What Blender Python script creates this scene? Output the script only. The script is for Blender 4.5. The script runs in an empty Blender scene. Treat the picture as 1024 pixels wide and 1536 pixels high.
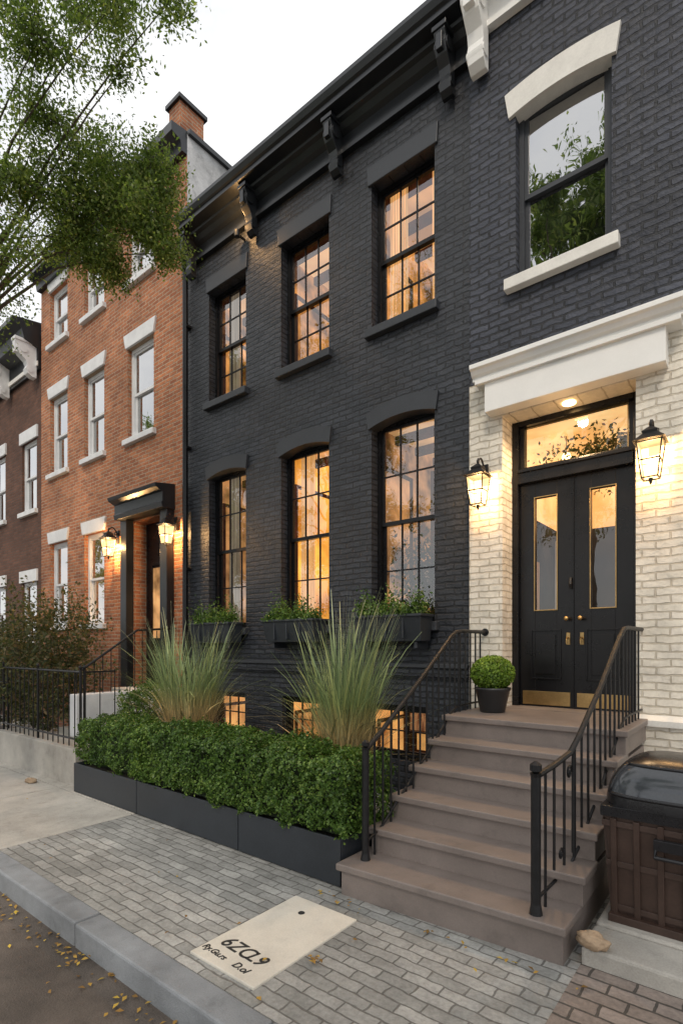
import bpy, math, random
import numpy as np
from mathutils import Vector, noise
random.seed(7); rng=np.random.default_rng(7)
scene=bpy.context.scene
COL=scene.collection
scene.view_settings.view_transform='Standard'
scene.view_settings.look='None'
scene.view_settings.exposure=0

# ---------------------------------------------------------------- materials
def new_mat(name):
    m=bpy.data.materials.new(name); m.use_nodes=True
    nt=m.node_tree; nt.nodes.clear()
    out=nt.nodes.new('ShaderNodeOutputMaterial')
    return m,nt,out
def N(nt,t,**kw):
    n=nt.nodes.new(t)
    for k,v in kw.items(): setattr(n,k,v)
    return n
def L(nt,a,b): nt.links.new(a,b)
def c4(c): return (c[0],c[1],c[2],1)
def mixc(nt,fac,a,b,blend='MIX'):
    n=N(nt,'ShaderNodeMixRGB',blend_type=blend)
    for i,v in ((0,fac),(1,a),(2,b)):
        if hasattr(v,'is_linked') or hasattr(v,'links'): L(nt,v,n.inputs[i])
        elif i==0: n.inputs[0].default_value=v
        else: n.inputs[i].default_value=c4(v)
    return n.outputs[0]
def ramp(nt,inp,stops):
    r=N(nt,'ShaderNodeValToRGB'); L(nt,inp,r.inputs[0])
    e=r.color_ramp.elements
    while len(e)<len(stops): e.new(.5)
    for i,(p,c) in enumerate(stops):
        e[i].position=p; e[i].color=c4(c) if not isinstance(c,(int,float)) else (c,c,c,1)
    return r.outputs[0]
def noisef(nt,vec,scale,detail=3,rough=.6):
    n=N(nt,'ShaderNodeTexNoise'); n.inputs['Scale'].default_value=scale
    n.inputs['Detail'].default_value=detail; n.inputs['Roughness'].default_value=rough
    L(nt,vec,n.inputs['Vector']); return n
def bump(nt,h,strength,dist,nrm=None):
    b=N(nt,'ShaderNodeBump'); b.inputs['Strength'].default_value=strength; b.inputs['Distance'].default_value=dist
    L(nt,h,b.inputs['Height'])
    if nrm: L(nt,nrm,b.inputs['Normal'])
    return b.outputs[0]
def plain(name,col,rough=.6,var=.25,scale=6,bmp=.15,metal=0,fine=60,spec=.5,speck=.25,stains=0):
    m,nt,out=new_mat(name)
    p=N(nt,'ShaderNodeBsdfPrincipled'); L(nt,p.outputs[0],out.inputs[0])
    tc=N(nt,'ShaderNodeTexCoord').outputs['Object']
    n1=noisef(nt,tc,scale); n2=noisef(nt,tc,fine,2)
    a=[x*(1-var) for x in col]; b=[min(1,x*(1+var)) for x in col]
    c=mixc(nt,ramp(nt,n1.outputs[0],[(.3,0.),(.7,1.)]),a,b)
    c=mixc(nt,speck,c,ramp(nt,n2.outputs[0],[(.3,[x*.6 for x in col]),(.7,[min(1,x*1.4) for x in col])]))
    if stains:
        n3=noisef(nt,tc,.7,5,.7)
        c=mixc(nt,1.,c,ramp(nt,n3.outputs[0],[(.35,1-stains),(.55,1.),(.75,1+stains*.4)]),'MULTIPLY')
        n4=noisef(nt,tc,5,4,.75)
        c=mixc(nt,1.,c,ramp(nt,n4.outputs[0],[(.3,1-stains*.7),(.45,1.),(.8,1+stains*.2)]),'MULTIPLY')
    L(nt,c,p.inputs['Base Color'])
    p.inputs['Metallic'].default_value=metal
    p.inputs['Specular IOR Level'].default_value=spec
    rr=N(nt,'ShaderNodeMapRange'); L(nt,n1.outputs[0],rr.inputs[0])
    rr.inputs[3].default_value=max(0.02,rough-.1); rr.inputs[4].default_value=min(1,rough+.12)
    L(nt,rr.outputs[0],p.inputs['Roughness'])
    if bmp: L(nt,bump(nt,n2.outputs[0],bmp,.01),p.inputs['Normal'])
    return m
def brick(name,c1,c2,mortar,bw=.215,rh=.068,ms=.009,bstr=.8,rough=.7,ground=False,stain=.35,distort=.006,dist=.012,spec=.4,grain=.25):
    m,nt,out=new_mat(name)
    p=N(nt,'ShaderNodeBsdfPrincipled'); L(nt,p.outputs[0],out.inputs[0])
    tc=N(nt,'ShaderNodeTexCoord').outputs['Object']
    sep=N(nt,'ShaderNodeSeparateXYZ'); L(nt,tc,sep.inputs[0])
    com=N(nt,'ShaderNodeCombineXYZ')
    if ground:
        L(nt,sep.outputs[0],com.inputs[0]); L(nt,sep.outputs[1],com.inputs[1])
    else:
        g=N(nt,'ShaderNodeNewGeometry'); s2=N(nt,'ShaderNodeSeparateXYZ'); L(nt,g.outputs['True Normal'],s2.inputs[0])
        ab=N(nt,'ShaderNodeMath',operation='ABSOLUTE'); L(nt,s2.outputs[0],ab.inputs[0])
        gt=N(nt,'ShaderNodeMath',operation='GREATER_THAN'); L(nt,ab.outputs[0],gt.inputs[0]); gt.inputs[1].default_value=.5
        mx=N(nt,'ShaderNodeMix'); L(nt,gt.outputs[0],mx.inputs[0]); L(nt,sep.outputs[0],mx.inputs[2]); L(nt,sep.outputs[1],mx.inputs[3])
        L(nt,mx.outputs[0],com.inputs[0]); L(nt,sep.outputs[2],com.inputs[1])
    dn=noisef(nt,tc,7,2); sub=N(nt,'ShaderNodeVectorMath',operation='SUBTRACT'); L(nt,dn.outputs['Color'],sub.inputs[0]); sub.inputs[1].default_value=(.5,.5,.5)
    sc=N(nt,'ShaderNodeVectorMath',operation='SCALE'); L(nt,sub.outputs[0],sc.inputs[0]); sc.inputs['Scale'].default_value=distort*4
    ad=N(nt,'ShaderNodeVectorMath',operation='ADD'); L(nt,com.outputs[0],ad.inputs[0]); L(nt,sc.outputs[0],ad.inputs[1])
    b=N(nt,'ShaderNodeTexBrick'); L(nt,ad.outputs[0],b.inputs['Vector'])
    b.inputs['Scale'].default_value=1; b.inputs['Brick Width'].default_value=bw; b.inputs['Row Height'].default_value=rh
    b.inputs['Mortar Size'].default_value=ms; b.inputs['Mortar Smooth'].default_value=.35; b.inputs['Bias'].default_value=-.1
    b.inputs['Color1'].default_value=c4(c1); b.inputs['Color2'].default_value=c4(c2); b.inputs['Mortar'].default_value=c4(mortar)
    n1=noisef(nt,tc,.9,4,.65); n2=noisef(nt,tc,38,3,.7); n3=noisef(nt,tc,5,2)
    col=mixc(nt,1.,b.outputs['Color'],ramp(nt,n1.outputs[0],[(.3,1-stain),(.7,1+stain*.6)]),'MULTIPLY')
    col=mixc(nt,1.,col,ramp(nt,n2.outputs[0],[(.25,1-grain),(.75,1+grain)]),'MULTIPLY')
    col=mixc(nt,1.,col,ramp(nt,n3.outputs[0],[(.3,.85),(.7,1.12)]),'MULTIPLY')
    L(nt,col,p.inputs['Base Color'])
    p.inputs['Specular IOR Level'].default_value=spec
    rr=N(nt,'ShaderNodeMapRange'); L(nt,n3.outputs[0],rr.inputs[0]); rr.inputs[3].default_value=rough-.12; rr.inputs[4].default_value=min(1,rough+.15)
    L(nt,rr.outputs[0],p.inputs['Roughness'])
    inv=N(nt,'ShaderNodeMath',operation='SUBTRACT'); inv.inputs[0].default_value=1; L(nt,b.outputs['Fac'],inv.inputs[1])
    h=N(nt,'ShaderNodeMath',operation='MULTIPLY_ADD'); L(nt,n2.outputs[0],h.inputs[0]); h.inputs[1].default_value=.4; L(nt,inv.outputs[0],h.inputs[2])
    h2=N(nt,'ShaderNodeMath',operation='MULTIPLY_ADD'); L(nt,n3.outputs[0],h2.inputs[0]); h2.inputs[1].default_value=.9; L(nt,h.outputs[0],h2.inputs[2])
    L(nt,bump(nt,h2.outputs[0],bstr,dist),p.inputs['Normal'])
    return m
def glow(name,c1,c2,scale,strength,stretch=(1,1,1)):  # room surfaces emit light themselves; noise imitates lit and dim parts
    m,nt,out=new_mat(name)
    e=N(nt,'ShaderNodeEmission'); d=N(nt,'ShaderNodeBsdfDiffuse'); a=N(nt,'ShaderNodeAddShader')
    tc=N(nt,'ShaderNodeTexCoord').outputs['Object']
    mp=N(nt,'ShaderNodeMapping'); mp.inputs['Scale'].default_value=stretch; L(nt,tc,mp.inputs[0])
    n=noisef(nt,mp.outputs[0],scale,3,.55)
    col=ramp(nt,n.outputs[0],[(.35,c1),(.65,c2)])
    L(nt,col,e.inputs[0]); e.inputs[1].default_value=strength; L(nt,col,d.inputs[0])
    L(nt,e.outputs[0],a.inputs[0]); L(nt,d.outputs[0],a.inputs[1]); L(nt,a.outputs[0],out.inputs[0])
    return m
def glass(name,base=.12,gain=1.0,tint=(.9,.92,.9)):
    m,nt,out=new_mat(name)
    t=N(nt,'ShaderNodeBsdfTransparent'); t.inputs[0].default_value=c4(tint)
    g=N(nt,'ShaderNodeBsdfGlossy'); g.inputs['Roughness'].default_value=.01
    tc=N(nt,'ShaderNodeTexCoord').outputs['Object']
    n=noisef(nt,tc,2.2,2); L(nt,bump(nt,n.outputs[0],.10,.02),g.inputs['Normal'])
    f=N(nt,'ShaderNodeFresnel'); f.inputs[0].default_value=1.55
    ma=N(nt,'ShaderNodeMath',operation='MULTIPLY_ADD'); L(nt,f.outputs[0],ma.inputs[0]); ma.inputs[1].default_value=gain; ma.inputs[2].default_value=base
    ma.use_clamp=True
    mx=N(nt,'ShaderNodeMixShader'); L(nt,ma.outputs[0],mx.inputs[0]); L(nt,t.outputs[0],mx.inputs[1]); L(nt,g.outputs[0],mx.inputs[2])
    L(nt,mx.outputs[0],out.inputs[0]); return m
def leafmat(name,stops,trans=.35,rough=.5):
    m,nt,out=new_mat(name)
    g=N(nt,'ShaderNodeNewGeometry')
    tc=N(nt,'ShaderNodeTexCoord').outputs['Object']
    n=noisef(nt,tc,2.5,2)
    ad=N(nt,'ShaderNodeMath',operation='MULTIPLY_ADD'); L(nt,n.outputs[0],ad.inputs[0]); ad.inputs[1].default_value=.9
    ml=N(nt,'ShaderNodeMath',operation='MULTIPLY_ADD'); L(nt,g.outputs['Random Per Island'],ml.inputs[0]); ml.inputs[1].default_value=.7; ml.inputs[2].default_value=-.3
    L(nt,ml.outputs[0],ad.inputs[2])
    col=ramp(nt,ad.outputs[0],stops)
    p=N(nt,'ShaderNodeBsdfPrincipled'); p.inputs['Roughness'].default_value=rough; L(nt,col,p.inputs['Base Color'])
    p.inputs['Specular IOR Level'].default_value=.35
    t=N(nt,'ShaderNodeBsdfTranslucent'); L(nt,mixc(nt,1.,col,(1.6,1.7,.9),'MULTIPLY'),t.inputs[0])
    mx=N(nt,'ShaderNodeMixShader'); mx.inputs[0].default_value=trans; L(nt,p.outputs[0],mx.inputs[1]); L(nt,t.outputs[0],mx.inputs[2])
    L(nt,mx.outputs[0],out.inputs[0]); return m

M={}
M['dark_brick']=brick('dark_painted_brick',(.018,.022,.030),(.034,.039,.050),(.009,.011,.015),bstr=1.,rough=.50,stain=.35,spec=.5,dist=.022,ms=.012,distort=.009)
M['slate_brick']=brick('slate_painted_brick',(.032,.037,.053),(.054,.061,.083),(.011,.013,.018),bstr=1.,rough=.56,stain=.28,distort=.011,dist=.025,ms=.013,spec=.45)
M['white_brick']=brick('cream_painted_brick',(.73,.68,.58),(.77,.72,.63),(.56,.50,.40),bstr=1.,rough=.55,stain=.14,ms=.008,dist=.018,grain=.09,distort=.009)
M['red_brick']=brick('red_brick',(.50,.19,.085),(.29,.10,.05),(.40,.30,.21),bstr=.7,rough=.85,stain=.35,ms=.010)
M['brown_brick']=brick('brown_brick',(.15,.07,.045),(.10,.045,.03),(.09,.065,.05),bstr=.7,rough=.85,stain=.3)
M['paver']=brick('grey_paver',(.26,.26,.245),(.38,.375,.355),(.15,.145,.135),bw=.215,rh=.082,ms=.006,bstr=.7,rough=.78,ground=True,stain=.34,dist=.010,distort=.010)
M['paver_brown']=brick('brown_paver',(.22,.18,.155),(.30,.25,.22),(.08,.07,.06),bw=.21,rh=.1,ms=.008,bstr=.7,rough=.8,ground=True,stain=.3,dist=.01)
M['grey_side']=plain('grey_stucco',(.50,.50,.50),.85,.3,1.5,.3,stains=.5)
M['trim_dark']=plain('charcoal_trim',(.030,.034,.041),.5,.15,8,.12)
M['cornice_dark']=plain('black_cornice',(.012,.014,.017),.34,.2,5,.08)
M['black']=plain('black_paint',(.006,.006,.007),.28,.2,5,.03,spec=.32)
M['iron']=plain('wrought_iron',(.010,.010,.011),.42,.3,20,.25,fine=150,spec=.35)
M['white']=plain('white_paint',(.80,.79,.76),.5,.04,3,.02,speck=.04)
M['stone_white']=plain('white_stone',(.74,.72,.67),.75,.08,4,.12,speck=.1,stains=.08)
M['grey_trim']=plain('grey_trim',(.70,.71,.72),.6,.1,4,.08,speck=.08)
M['step']=plain('taupe_step_paint',(.205,.170,.152),.48,.12,3,.10,fine=90,speck=.15,stains=.25)
M['concrete']=plain('concrete',(.46,.435,.39),.85,.12,2,.25,fine=90,stains=.3)
M['slab']=plain('pale_slab',(.64,.60,.52),.8,.08,3,.15,fine=90,speck=.12,stains=.15)
M['granite']=plain('granite_kerb',(.24,.255,.27),.75,.25,3,.35,fine=130,stains=.3)
M['asphalt']=plain('asphalt',(.11,.09,.075),.8,.35,1.2,.6,fine=90,stains=.5)
M['earth']=plain('earth',(.07,.06,.045),.95,.3,1.2,.5)
M['soil']=plain('soil',(.035,.028,.022),.95,.3,8,.6)
M['planter']=plain('planter_metal',(.026,.031,.038),.42,.15,3,.05,stains=.2)
M['gold']=plain('brass',(.42,.28,.12),.34,.2,6,.03,metal=1)
M['bin']=plain('bin_plastic',(.052,.030,.022),.45,.25,6,.1)
M['lid']=plain('bin_lid_plastic',(.013,.013,.015),.28,.2,6,.05,spec=.45)
M['visor']=plain('bin_visor',(.05,.055,.062),.10,.1,3,0,spec=.6)
M['rock']=plain('tan_rock',(.36,.26,.17),.9,.3,9,.8,fine=40)
M['bark']=plain('bark',(.085,.065,.048),.95,.35,7,.9,fine=30)
M['pot']=plain('pot_glaze',(.02,.021,.023),.35,.2,4,.05)
M['ink']=plain('ink',(.02,.02,.02),.7,.2,8,0)
M['glass']=glass('window_glass',.09,1.7)
M['glass_sky']=glass('window_glass_coated',.50,1.3,(.5,.55,.55))
M['glass_door']=glass('door_glass',.06,.9)
M['room_up']=glow('interior_warm_dim_glow',(.09,.035,.010),(.95,.46,.13),1.8,.85)  # interior finishes from here on carry their lamplight as emission
M['room_yel']=glow('interior_yellow_glow',(.42,.17,.022),(1.,.56,.11),1.3,1.15)
M['room_base']=glow('interior_basement_glow',(.30,.11,.03),(.95,.50,.16),2.2,1.0)
M['room_mix']=glow('interior_mixed_glow',(.09,.04,.016),(.80,.42,.17),1.8,.65)
M['room_dark']=glow('interior_dark_glow',(.02,.02,.022),(.08,.075,.07),1.2,.2)
M['ceil']=glow('interior_ceiling_glow',(.35,.19,.08),(.90,.54,.25),1.,.8)
M['curtain']=glow('curtain_sheer_glow',(.65,.36,.12),(.95,.62,.28),3,.6,(8,8,.3))
M['curtain_grey']=glow('curtain_linen_glow',(.28,.22,.16),(.5,.42,.32),3,.35,(8,8,.3))
M['shelf']=glow('interior_wood_glow',(.04,.018,.01),(.12,.05,.022),5,.15)
M['books']=glow('interior_books_glow',(.12,.035,.02),(.55,.36,.2),9,.4,(6,6,.4))
M['foyer']=glow('foyer_wall_glow',(.75,.42,.15),(1.,.70,.34),1.5,.95)
m,nt,out=new_mat('lamp_bulb'); e=N(nt,'ShaderNodeEmission'); e.inputs[0].default_value=(1,.62,.25,1); e.inputs[1].default_value=14; L(nt,e.outputs[0],out.inputs[0]); M['bulb']=m
m,nt,out=new_mat('lantern_glass'); e=N(nt,'ShaderNodeEmission'); e.inputs[0].default_value=(1,.60,.24,1); e.inputs[1].default_value=.9
t=N(nt,'ShaderNodeBsdfTransparent'); a=N(nt,'ShaderNodeAddShader'); L(nt,e.outputs[0],a.inputs[0]); L(nt,t.outputs[0],a.inputs[1]); L(nt,a.outputs[0],out.inputs[0]); M['lglass']=m
M['leaf_tree']=leafmat('tree_leaves',[(.1,(.06,.10,.025)),(.45,(.12,.18,.045)),(.75,(.21,.27,.08)),(.95,(.34,.36,.13))],.5)
M['leaf_hedge']=leafmat('hedge_leaves',[(.1,(.022,.05,.009)),(.45,(.055,.115,.018)),(.75,(.11,.19,.035)),(.95,(.22,.31,.07))],.25,.4)
M['leaf_ball']=leafmat('boxwood_leaves',[(.1,(.05,.10,.01)),(.5,(.14,.24,.025)),(.95,(.30,.42,.07))],.25,.4)
M['leaf_bush']=leafmat('shrub_leaves',[(.1,(.035,.04,.02)),(.45,(.07,.09,.035)),(.7,(.14,.13,.055)),(.95,(.28,.17,.12))],.3)
M['leaf_fall']=leafmat('fallen_leaf',[(.15,(.16,.09,.03)),(.5,(.35,.20,.05)),(.9,(.6,.42,.06))],.1,.8)
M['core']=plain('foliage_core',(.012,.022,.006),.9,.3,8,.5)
m,nt,out=new_mat('ornamental_grass'); p=N(nt,'ShaderNodeBsdfPrincipled'); p.inputs['Roughness'].default_value=.55
tc=N(nt,'ShaderNodeTexCoord').outputs['Object']; sp=N(nt,'ShaderNodeSeparateXYZ'); L(nt,tc,sp.inputs[0])
g=N(nt,'ShaderNodeNewGeometry')
mr=N(nt,'ShaderNodeMapRange'); mr.inputs[1].default_value=.7; mr.inputs[2].default_value=2.1; L(nt,sp.outputs[2],mr.inputs[0])
zc=ramp(nt,mr.outputs[0],[(0,(.56,.38,.21)),(.20,(.46,.37,.19)),(.40,(.22,.29,.12)),(.75,(.25,.32,.16)),(1,(.42,.44,.30))])
rc=ramp(nt,g.outputs['Random Per Island'],[(0,(.4,.47,.4)),(.6,(.95,1.,.95)),(1,(1.8,1.5,1.2))])
L(nt,mixc(nt,1.,zc,rc,'MULTIPLY'),p.inputs['Base Color'])
L(nt,p.outputs[0],out.inputs[0]); M['grass']=m

# ---------------------------------------------------------------- mesh helpers
class B:
    def __init__(s): s.v=[];s.f=[];s.m=[];s.mats=[]
    def mi(s,mat):
        if mat not in s.mats: s.mats.append(mat)
        return s.mats.index(mat)
    def add(s,vs,fs,mat):
        o=len(s.v); s.v+= [tuple(v) for v in vs]; k=s.mi(mat)
        for f in fs: s.f.append(tuple(i+o for i in f)); s.m.append(k)
    def box(s,x0,x1,y0,y1,z0,z1,mat):
        s.add([(x0,y0,z0),(x1,y0,z0),(x1,y1,z0),(x0,y1,z0),(x0,y0,z1),(x1,y0,z1),(x1,y1,z1),(x0,y1,z1)],
              [(0,3,2,1),(4,5,6,7),(0,1,5,4),(1,2,6,5),(2,3,7,6),(3,0,4,7)],mat)
    def poly(s,pts,z0,z1,mat):
        n=len(pts); s.add([(x,y,z0) for x,y in pts]+[(x,y,z1) for x,y in pts],
          [tuple(range(n))[::-1],tuple(range(n,2*n))]+[(i,(i+1)%n,n+(i+1)%n,n+i) for i in range(n)],mat)
    def profile(s,prof,x0,x1,mat):
        n=len(prof); s.add([(x0,y,z) for y,z in prof]+[(x1,y,z) for y,z in prof],
          [tuple(range(n)),tuple(range(n,2*n))[::-1]]+[(i,n+i,n+(i+1)%n,(i+1)%n) for i in range(n)],mat)
    def face(s,prof,y0,y1,mat):
        n=len(prof); s.add([(x,y0,z) for x,z in prof]+[(x,y1,z) for x,z in prof],
          [tuple(range(n)),tuple(range(n,2*n))[::-1]]+[(i,n+i,n+(i+1)%n,(i+1)%n) for i in range(n)],mat)
    def quad(s,a,b,c,d,mat): s.add([a,b,c,d],[(0,1,2,3)],mat)
    def tube(s,pts,rad,mat,n=8,cap=True):
        pts=[Vector(p) for p in pts]; k=len(pts)
        if not hasattr(rad,'__len__'): rad=[rad]*k
        vs=[];fs=[]; prev=None
        for i,p in enumerate(pts):
            d=(pts[min(i+1,k-1)]-pts[max(i-1,0)]).normalized()
            if prev is None:
                a=d.cross(Vector((0,0,1)));  a=a if a.length>.1 else d.cross(Vector((1,0,0)))
            else: a=prev-d*prev.dot(d)
            a.normalize(); prev=a; b=d.cross(a)
            for j in range(n):
                t=2*math.pi*j/n; vs.append(p+(a*math.cos(t)+b*math.sin(t))*rad[i])
        for i in range(k-1):
            for j in range(n): fs.append((i*n+j,i*n+(j+1)%n,(i+1)*n+(j+1)%n,(i+1)*n+j))
        if cap: fs.append(tuple(range(n))[::-1]); fs.append(tuple(range((k-1)*n,k*n)))
        s.add(vs,fs,mat)
    def lathe(s,cx,cy,prof,mat,n=24):
        vs=[];fs=[]
        for r,z in prof:
            for j in range(n):
                t=2*math.pi*j/n; vs.append((cx+r*math.cos(t),cy+r*math.sin(t),z))
        for i in range(len(prof)-1):
            for j in range(n): fs.append((i*n+j,i*n+(j+1)%n,(i+1)*n+(j+1)%n,(i+1)*n+j))
        s.add(vs,fs,mat)
    def done(s,name,parent=None,bevel=0,smooth=False):
        me=bpy.data.meshes.new(name); me.from_pydata(s.v,[],s.f)
        for m in s.mats: me.materials.append(M[m])
        me.polygons.foreach_set('material_index',s.m)
        if smooth: me.polygons.foreach_set('use_smooth',[True]*len(s.f))
        me.update()
        o=bpy.data.objects.new(name,me); COL.objects.link(o)
        if parent: o.parent=parent
        if bevel:
            b=o.modifiers.new('bevel','BEVEL'); b.width=bevel; b.segments=2; b.limit_method='ANGLE'; b.angle_limit=.7
        return o
def empty(name,parent=None):
    o=bpy.data.objects.new(name,None); COL.objects.link(o); o.empty_display_size=.2
    if parent: o.parent=parent
    return o
def unit(a): return a/np.maximum(np.linalg.norm(a,axis=1,keepdims=True),1e-6)
def leaves(name,P,size,mat,parent=None,nrm=None,droop=0,aspect=.5,flat=0):
    n=len(P); P=np.asarray(P,float)
    d=rng.normal(size=(n,3)); d[:,2]-=droop; d=unit(d)
    k=rng.normal(size=(n,3))
    if nrm is not None: k=k*.6+nrm
    s_=unit(np.cross(k,d)); 
    if nrm is not None: d=unit(np.cross(s_,unit(k)))
    sz=size*(.65+.7*rng.random((n,1)))
    nn=np.cross(d,s_)*sz*.12
    V=np.stack([P-d*sz*.5,P+s_*sz*aspect*.5+nn,P+d*sz*.5,P-s_*sz*aspect*.5+nn],1).reshape(-1,3)
    me=bpy.data.meshes.new(name); me.vertices.add(4*n); me.vertices.foreach_set('co',V.ravel())
    me.loops.add(4*n); me.loops.foreach_set('vertex_index',np.arange(4*n,dtype=np.int32))
    me.polygons.add(n); me.polygons.foreach_set('loop_start',np.arange(n,dtype=np.int32)*4)
    me.materials.append(M[mat]); me.update(calc_edges=True); me.validate()
    o=bpy.data.objects.new(name,me); COL.objects.link(o)
    if parent: o.parent=parent
    return o
def wall(name,parent,x0,x1,z0,z1,y,holes,mat,depth=.2,revmat=None):
    b=B(); xs=sorted({x0,x1}|{h[0] for h in holes}|{h[1] for h in holes}); zs=sorted({z0,z1}|{h[2] for h in holes}|{h[3] for h in holes})
    for i in range(len(xs)-1):
        for j in range(len(zs)-1):
            cx=(xs[i]+xs[i+1])/2; cz=(zs[j]+zs[j+1])/2
            if any(h[0]<cx<h[1] and h[2]<cz<h[3] for h in holes): continue
            b.quad((xs[i],y,zs[j]),(xs[i+1],y,zs[j]),(xs[i+1],y,zs[j+1]),(xs[i],y,zs[j+1]),mat)
    rm=revmat or mat
    for h in holes:
        a,c,e,g=h[:4]; d=h[4] if len(h)>4 else depth
        b.quad((a,y,e),(a,y,g),(a,y+d,g),(a,y+d,e),rm); b.quad((c,y,e),(c,y+d,e),(c,y+d,g),(c,y,g),rm)
        b.quad((a,y,e),(a,y+d,e),(c,y+d,e),(c,y,e),rm); b.quad((a,y,g),(c,y,g),(c,y+d,g),(a,y+d,g),rm)
    return b.done(name,parent)
def sash_window(parent,x0,x1,z0,z1,y,frame='black',gl='glass',cols=3,rows=2,rec=.13,fw=.05,mun=.018,double=True):
    b=B(); ya=y+rec; 
    b.box(x0+.001,x0+fw,ya,ya+.10,z0,z1,frame); b.box(x1-fw,x1-.001,ya,ya+.10,z0,z1,frame)
    b.box(x0+fw,x1-fw,ya,ya+.10,z1-fw,z1-.001,frame); b.box(x0+fw,x1-fw,ya-.02,ya+.10,z0+.001,z0+fw,frame)
    X0,X1,Z0,Z1=x0+fw,x1-fw,z0+fw,z1-fw
    zm=(Z0+Z1)/2
    sashes=[(zm-.02,Z1,ya+.02),(Z0,zm+.02,ya+.055)] if double else [(Z0,Z1,ya+.03)]
    g=B()
    for k,(a,c,yy) in enumerate(sashes):
        st=.038
        b.box(X0,X0+st,yy,yy+.03,a,c,frame); b.box(X1-st,X1,yy,yy+.03,a,c,frame)
        b.box(X0+st,X1-st,yy,yy+.03,c-st,c,frame); b.box(X0+st,X1-st,yy,yy+.03,a,a+st*1.2,frame)
        gx0,gx1,gz0,gz1=X0+st,X1-st,a+st*1.2,c-st
        for i in range(1,cols):
            xx=gx0+(gx1-gx0)*i/cols; b.box(xx-mun/2,xx+mun/2,yy+.004,yy+.026,gz0,gz1,frame)
        for i in range(1,rows):
            zz=gz0+(gz1-gz0)*i/rows; b.box(gx0,gx1,yy+.006,yy+.024,zz-mun/2,zz+mun/2,frame)
        g.quad((gx0,yy+.015,gz0),(gx1,yy+.015,gz0),(gx1,yy+.015,gz1),(gx0,yy+.015,gz1),gl)
    b.done('window_frame',parent); g.done('window_glass',parent)
def room(parent,x0,x1,y0,y1,z0,z1,mat,ceil='ceil',lamp=True,shelf=True,curtain=None,wx=None,floor='shelf'):
    b=B()
    b.quad((x0,y1,z0),(x1,y1,z0),(x1,y1,z1),(x0,y1,z1),mat)
    b.quad((x0,y0,z0),(x0,y1,z0),(x0,y1,z1),(x0,y0,z1),mat); b.quad((x1,y0,z0),(x1,y1,z0),(x1,y1,z1),(x1,y0,z1),mat)
    b.quad((x0,y0,z1),(x1,y0,z1),(x1,y1,z1),(x0,y1,z1),ceil); b.quad((x0,y0,z0),(x1,y0,z0),(x1,y1,z0),(x0,y1,z0),floor)
    if shelf:
        n_=int((x1-x0)/.5)
        for k in range(n_+1):
            xx=x0+.03+k*(x1-x0-.1)/n_; b.box(xx,xx+.05,y1-.32,y1-.02,z0,z1-.25,'shelf')
        q=0
        while z0+.3+q*.42<z1-.25:
            zz=z0+.3+q*.42; b.box(x0+.04,x1-.04,y1-.31,y1-.03,zz,zz+.035,'shelf')
            for k in range(n_):
                xa=x0+.12+k*(x1-x0-.1)/n_; wd=random.uniform(.12,.36)
                b.box(xa,xa+wd,y1-.28,y1-.06,zz+.036,zz+random.uniform(.18,.30),'books')
            q+=1
        b.box(x0+.002,x0+.03,y0+.35,y0+.40,z0,z1-.5,'shelf'); b.box(x0+.002,x0+.03,y0+1.2,y0+1.25,z0,z1-.5,'shelf'); b.box(x0+.002,x0+.03,y0+.40,y0+1.2,z1-.55,z1-.5,'shelf')
        b.box(x0+.002,x0+.04,y0+1.4,y0+1.75,z0+.9,z0+1.45,'shelf'); b.box(x0+.041,x0+.045,y0+1.44,y0+1.71,z0+.95,z0+1.4,'curtain_grey')
        if z1-z0>1.5:
            for q in range(4): b.box(x0,x1,y0+.25+q*.55,y0+.33+q*.55,z1-.12,z1-.001,'shelf')
    if lamp:
        cx=(x0+x1)/2+.05; cy=y0+.85; cz=z1-.62
        b.tube([(cx,cy,cz-.05),(cx,cy,z1)],.008,'iron',6)
        ring=[(cx+.2*math.cos(q*math.pi/8),cy+.2*math.sin(q*math.pi/8),cz) for q in range(17)]
        b.tube(ring,.008,'iron',6)
        for q in range(6):
            t=q*math.pi/3; px,py=cx+.2*math.cos(t),cy+.2*math.sin(t)
            b.tube([(cx,cy,cz-.04),(px,py,cz)],.005,'iron',5)
            b.lathe(px,py,[(.001,cz+.02),(.018,cz+.035),(.022,cz+.055),(.012,cz+.085),(.001,cz+.10)],'bulb',8)
    b.done('interior',parent)
    if curtain and wx:
        c=B()
        for (a,d) in ((wx[0],wx[0]+.26),(wx[1]-.26,wx[1])):
            n=40; vs=[]; fs=[]
            for i in range(n+1):
                xx=a+(d-a)*i/n; yy=y0+.12+.03*math.sin(i*.95)
                vs+=[(xx,yy,z0+.05),(xx,yy,z1-.05)]
            for i in range(n): fs.append((2*i,2*i+2,2*i+3,2*i+1))
            c.add(vs,fs,curtain)
        c.done('curtains',parent,smooth=True)
def arch_lintel(b,x0,x1,zb,zt,rise,y0,y1,mat,n=14,flare=.02):
    prof=[]; 
    for i in range(n+1):
        t=i/n; prof.append((x0+(x1-x0)*t, zb+rise*(1-(2*t-1)**2)))
    for i in range(n,-1,-1):
        t=i/n; prof.append((x0-flare+(x1-x0+2*flare)*t, zt+rise*(1-(2*t-1)**2)))
    for i in range(n):
        q=[prof[i],prof[i+1],prof[2*n-i],prof[2*n+1-i]]
        vs=[(x,y0,z) for x,z in q]+[(x,y1,z) for x,z in q]
        fs=[(0,1,2,3),(0,4,5,1),(3,2,6,7)]
        if i==0: fs.append((0,3,7,4))
        if i==n-1: fs.append((1,5,6,2))
        b.add(vs,fs,mat)
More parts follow.
